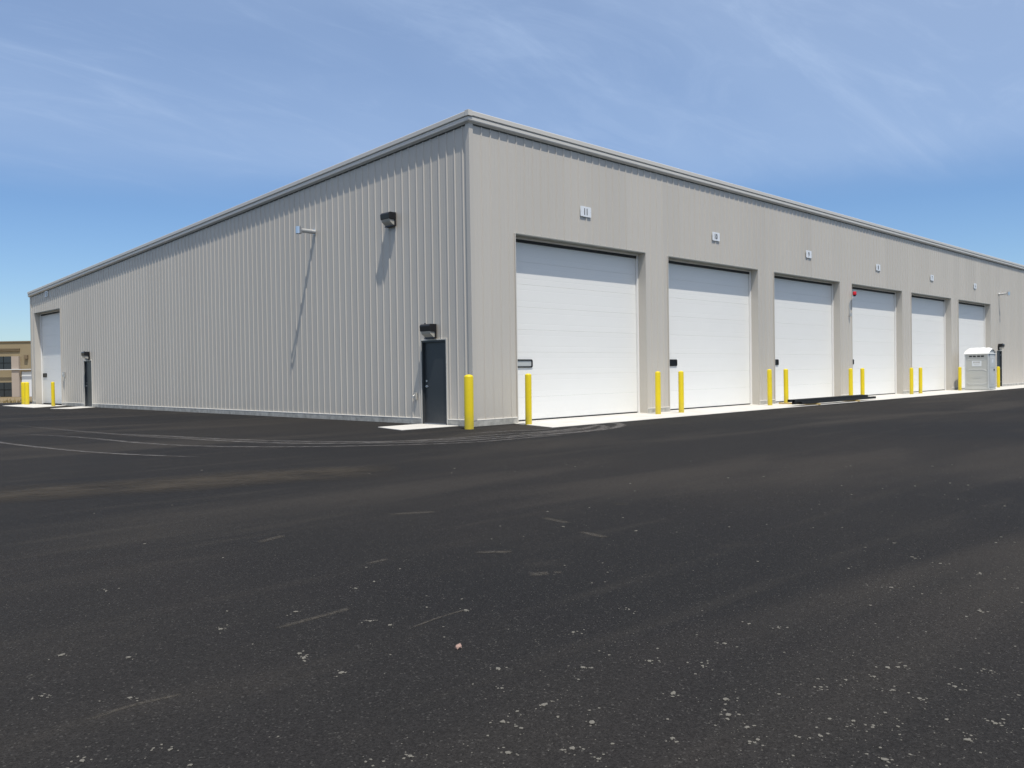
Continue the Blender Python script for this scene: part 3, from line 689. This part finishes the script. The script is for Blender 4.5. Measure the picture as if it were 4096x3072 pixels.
TR = [[[-6.991, 13.828], [-6.688, 6.726], [-6.14, 3.863], [-5.671, 1.414], [-4.829, -0.852], [-3.589, -2.263], [-1.85, -2.90], [-0.725, -2.996], [0.565, -2.921], [1.306, -2.651], [1.807, -2.204]],
      [[-6.894, 11.798], [-6.59, 5.455], [-6.127, 2.086], [-5.546, -0.299], [-4.475, -1.938], [-3.128, -3.0], [-1.557, -3.25], [-0.548, -3.34], [0.618, -3.278], [1.358, -3.034], [1.952, -2.502], [2.23, -2.026]],
      [[-8.293, 8.47], [-7.564, 5.626], [-7.292, 2.223], [-6.792, 0.115], [-5.701, -1.6], [-4.403, -2.786], [-3.126, -3.5], [-1.434, -3.6], [-0.545, -3.748]],
      [[-6.112, 0.044], [-4.933, -1.5], [-3.169, -2.3], [-1.666, -2.478], [-0.845, -2.6], [-0.101, -2.691], [0.858, -2.53], [1.236, -2.031]],
      [[-2.2, -1.7], [-0.893, -1.855], [-0.395, -2.0], [-0.105, -2.2], [0.653, -2.202]], [[0.919, -3.479], [1.912, -3.014], [2.756, -2.412], [3.0, -2.0]],
      [[-1.2, -2.75], [-.3, -2.85], [0.7, -2.80], [1.5, -2.55], [2.05, -2.25], [2.15, -1.97]],
      [[-1.6, -3.42], [0.0, -3.50], [1.4, -3.30], [2.2, -2.9], [2.75, -2.40], [2.85, -1.97]],
      [[-9.6, 16], [-9.3, 9.0], [-9.1, 4.0], [-8.7, 0.5], [-7.9, -2.0]]]
for i, tr in enumerate(TR):
    ribbon('tyre_mark', tr, (.26, .28, .22, .2, .2, .24, .26, .28, .20)[i], M['track'], .0015+.0008*i, fadeends=.2)
M['dust'] = overlay('brown_dust_film', (.066, .056, .043), .62, .9, .26, .62)
ribbon('dust_band', [(-16, -2.3), (-13.5, -3.2), (-11.3, -4.4), (-9.9, -5.0), (-8.4, -5.4), (-6.9, -6.2)], 1.9, M['dust'], .0100, fadeends=.1)
SM = [([(-8.47, -10.25), (-8.53, -10.62)], .10), ([(-8.77, -10.95), (-8.82, -11.28)], .10), ([(-12.98, -12.03), (-12.80, -12.01), (-12.60, -12.04)], .035), ([(-11.88, -11.50), (-11.37, -11.47)], .06),
      ([(-11.40, -12.03), (-11.15, -11.99), (-10.93, -11.985)], .025), ([(-10.13, -11.68), (-10.01, -11.75)], .12), ([(-9.9, -10.9), (-9.7, -11.1)], .1), ([(-9.3, -9.0), (-8.9, -9.25)], .12), ([(-10.8, -9.3), (-10.5, -9.2)], .1)]
for i in range(3):
    x = rnd.uniform(-13.2, -7.2); y = rnd.uniform(-14.6, -9.5); a = rnd.uniform(-1.0, .3); ln = rnd.uniform(.04, .22)
    SM.append(([(x, y), (x+ln*math.cos(a), y+ln*math.sin(a))], rnd.uniform(.02, .09)))
vs = []; fs = []; fade = []
for i, (pp, w_) in enumerate(SM):
    o = ribbon('tmp', pp, w_, M['scuff'], .0012+.0003*(i % 7), fadeends=.25); me = o.data; b0 = len(vs)
    vs += [tuple(v.co) for v in me.vertices]; fs += [tuple(b0+k for k in p.vertices) for p in me.polygons]; fade += [d.value for d in me.attributes['fade'].data]
    bpy.data.objects.remove(o)
me = bpy.data.meshes.new('cement_smear'); me.from_pydata(vs, [], fs); me.materials.append(M['scuff']); at = me.attributes.new('fade', 'FLOAT', 'POINT'); at.data.foreach_set('value', fade)
tag(link('cement_smear', me), kind='stuff')

# ---------------------------------------------------------------- stones and crumbs
def rock_verts(seed, flat=.5):
    bm = bmesh.new(); bmesh.ops.create_icosphere(bm, subdivisions=1, radius=1); r = random.Random(seed)
    for v in bm.verts: v.co = v.co * r.uniform(.68, 1.12); v.co.z *= flat
    V = [tuple(v.co) for v in bm.verts]; F = [tuple(v.index for v in f.verts) for f in bm.faces]; bm.free(); return V, F
RK = [rock_verts(k, .42) for k in range(8)]
def rock_mesh(k, m): me = bpy.data.meshes.new('stone'); me.from_pydata(RK[k][0], [], RK[k][1]); me.materials.append(m); return me
RM = [rock_mesh(k, M['stone']) for k in range(8)]
STR = [(-11.65, -13.23), (-11.65, -13.48), (-11.56, -13.78), (-11.2, -13.54), (-10.95, -13.24), (-10.84, -13.45), (-11.22, -13.07), (-11.24, -13.82), (-11.29, -13.93), (-11.36, -14.01), (-11.11, -13.73), (-10.46, -14.06), (-10.58, -13.99), (-10.24, -14.11), (-10.31, -14.06), (-10.73, -13.95), (-10.58, -14.29), (-10.56, -14.18), (-10.97, -14.19), (-10.96, -14.26), (-10.91, -14.33), (-11.18, -14.16), (-11.21, -14.4), (-10.35, -14.35), (-10.58, -14.59), (-10.64, -14.58), (-10.86, -14.55), (-8.19, -13.82), (-8.06, -13.54), (-8.91, -13.54), (-8.01, -13.36), (-9.1, -14.08), (-10.34, -12.66), (-10.86, -12.7), (-10.5, -13.36), (-10.1, -13.43), (-10.05, -14.4), (-11.87, -13.57), (-11.77, -13.2), (-11.87, -13.69)]
STL = [(-12.58, -11.39), (-12.01, -12.02), (-11.99, -11.95), (-12.77, -11.92), (-13.02, -11.62), (-11.1, -11.12), (-11.63, -11.3), (-12.07, -11.29), (-10.92, -11.06), (-12.0, -12.32), (-11.49, -12.8), (-11.64, -12.98), (-11.88, -13.23), (-10.96, -11.99), (-12.86, -12.53), (-12.3, -13.2), (-12.41, -13.12), (-12.05, -13.43), (-12.19, -9.98), (-12.79, -11.11), (-11.45, -11.76), (-11.42, -11.9), (-12.86, -12.7), (-13.11, -12.39)]
o = link('stone', rock_mesh(3, M['stone_red'])); o.scale = (.030, .022, .034); o.location = (-11.42, -12.453, .008); o.rotation_euler = (0, 0, .6)
tag(o, 'reddish loose stone, the largest lying on the asphalt in the centre foreground', 'stone')
pebble = []
for i, (x, y) in enumerate(STR+STL): pebble.append((x, y, rnd.uniform(.012, .022)))
mb = MB()
def crumb(x, y, s, k):
    V, F = RK[k]; i = len(mb.v); a = rnd.uniform(0, 6.3); ca, sa = math.cos(a), math.sin(a); sx = s*rnd.uniform(.8, 1.5)
    mb.v += [(x + (v[0]*sx*ca - v[1]*s*sa), y + (v[0]*sx*sa + v[1]*s*ca), v[2]*s*.7 + s*.12) for v in V]; mb.f += [tuple(i+q for q in f) for f in F]
for x, y, s in pebble:
    crumb(x, y, s*.68, rnd.randrange(8))
    for k in range(rnd.randrange(4, 9)): crumb(x+rnd.gauss(0, .03), y+rnd.gauss(0, .03), rnd.uniform(.002, .007), rnd.randrange(8))
camx, camy = -14.0994, -15.5381
n = 0
while n < 3200:
    d = rnd.uniform(2.4, 13); a = rnd.uniform(-.62, .62); x = camx + d*math.cos(math.pi/4-a); y = camy + d*math.sin(math.pi/4-a)
    dens = (.10 + .9*max(0, (a+.25)/.85)) * (1 if d < 4.5 else 2.2/(d-2.3))
    clump = .5 + .5*math.sin(x*3.1+1.3*math.sin(y*2.3))*math.sin(y*2.7+x)
    if rnd.random() > dens*(.25+.75*clump): continue
    s = rnd.choice((.0014, .0018, .0022, .003)) if rnd.random() < .93 else rnd.uniform(.004, .009)
    crumb(x, y, s*(1+.12*max(0, d-4)), rnd.randrange(8)); n += 1
o = mb.build('gravel_crumbs', M['stone']); tag(o, 'pale gravel crumbs scattered over the dark asphalt', 'gravel', kind='stuff')
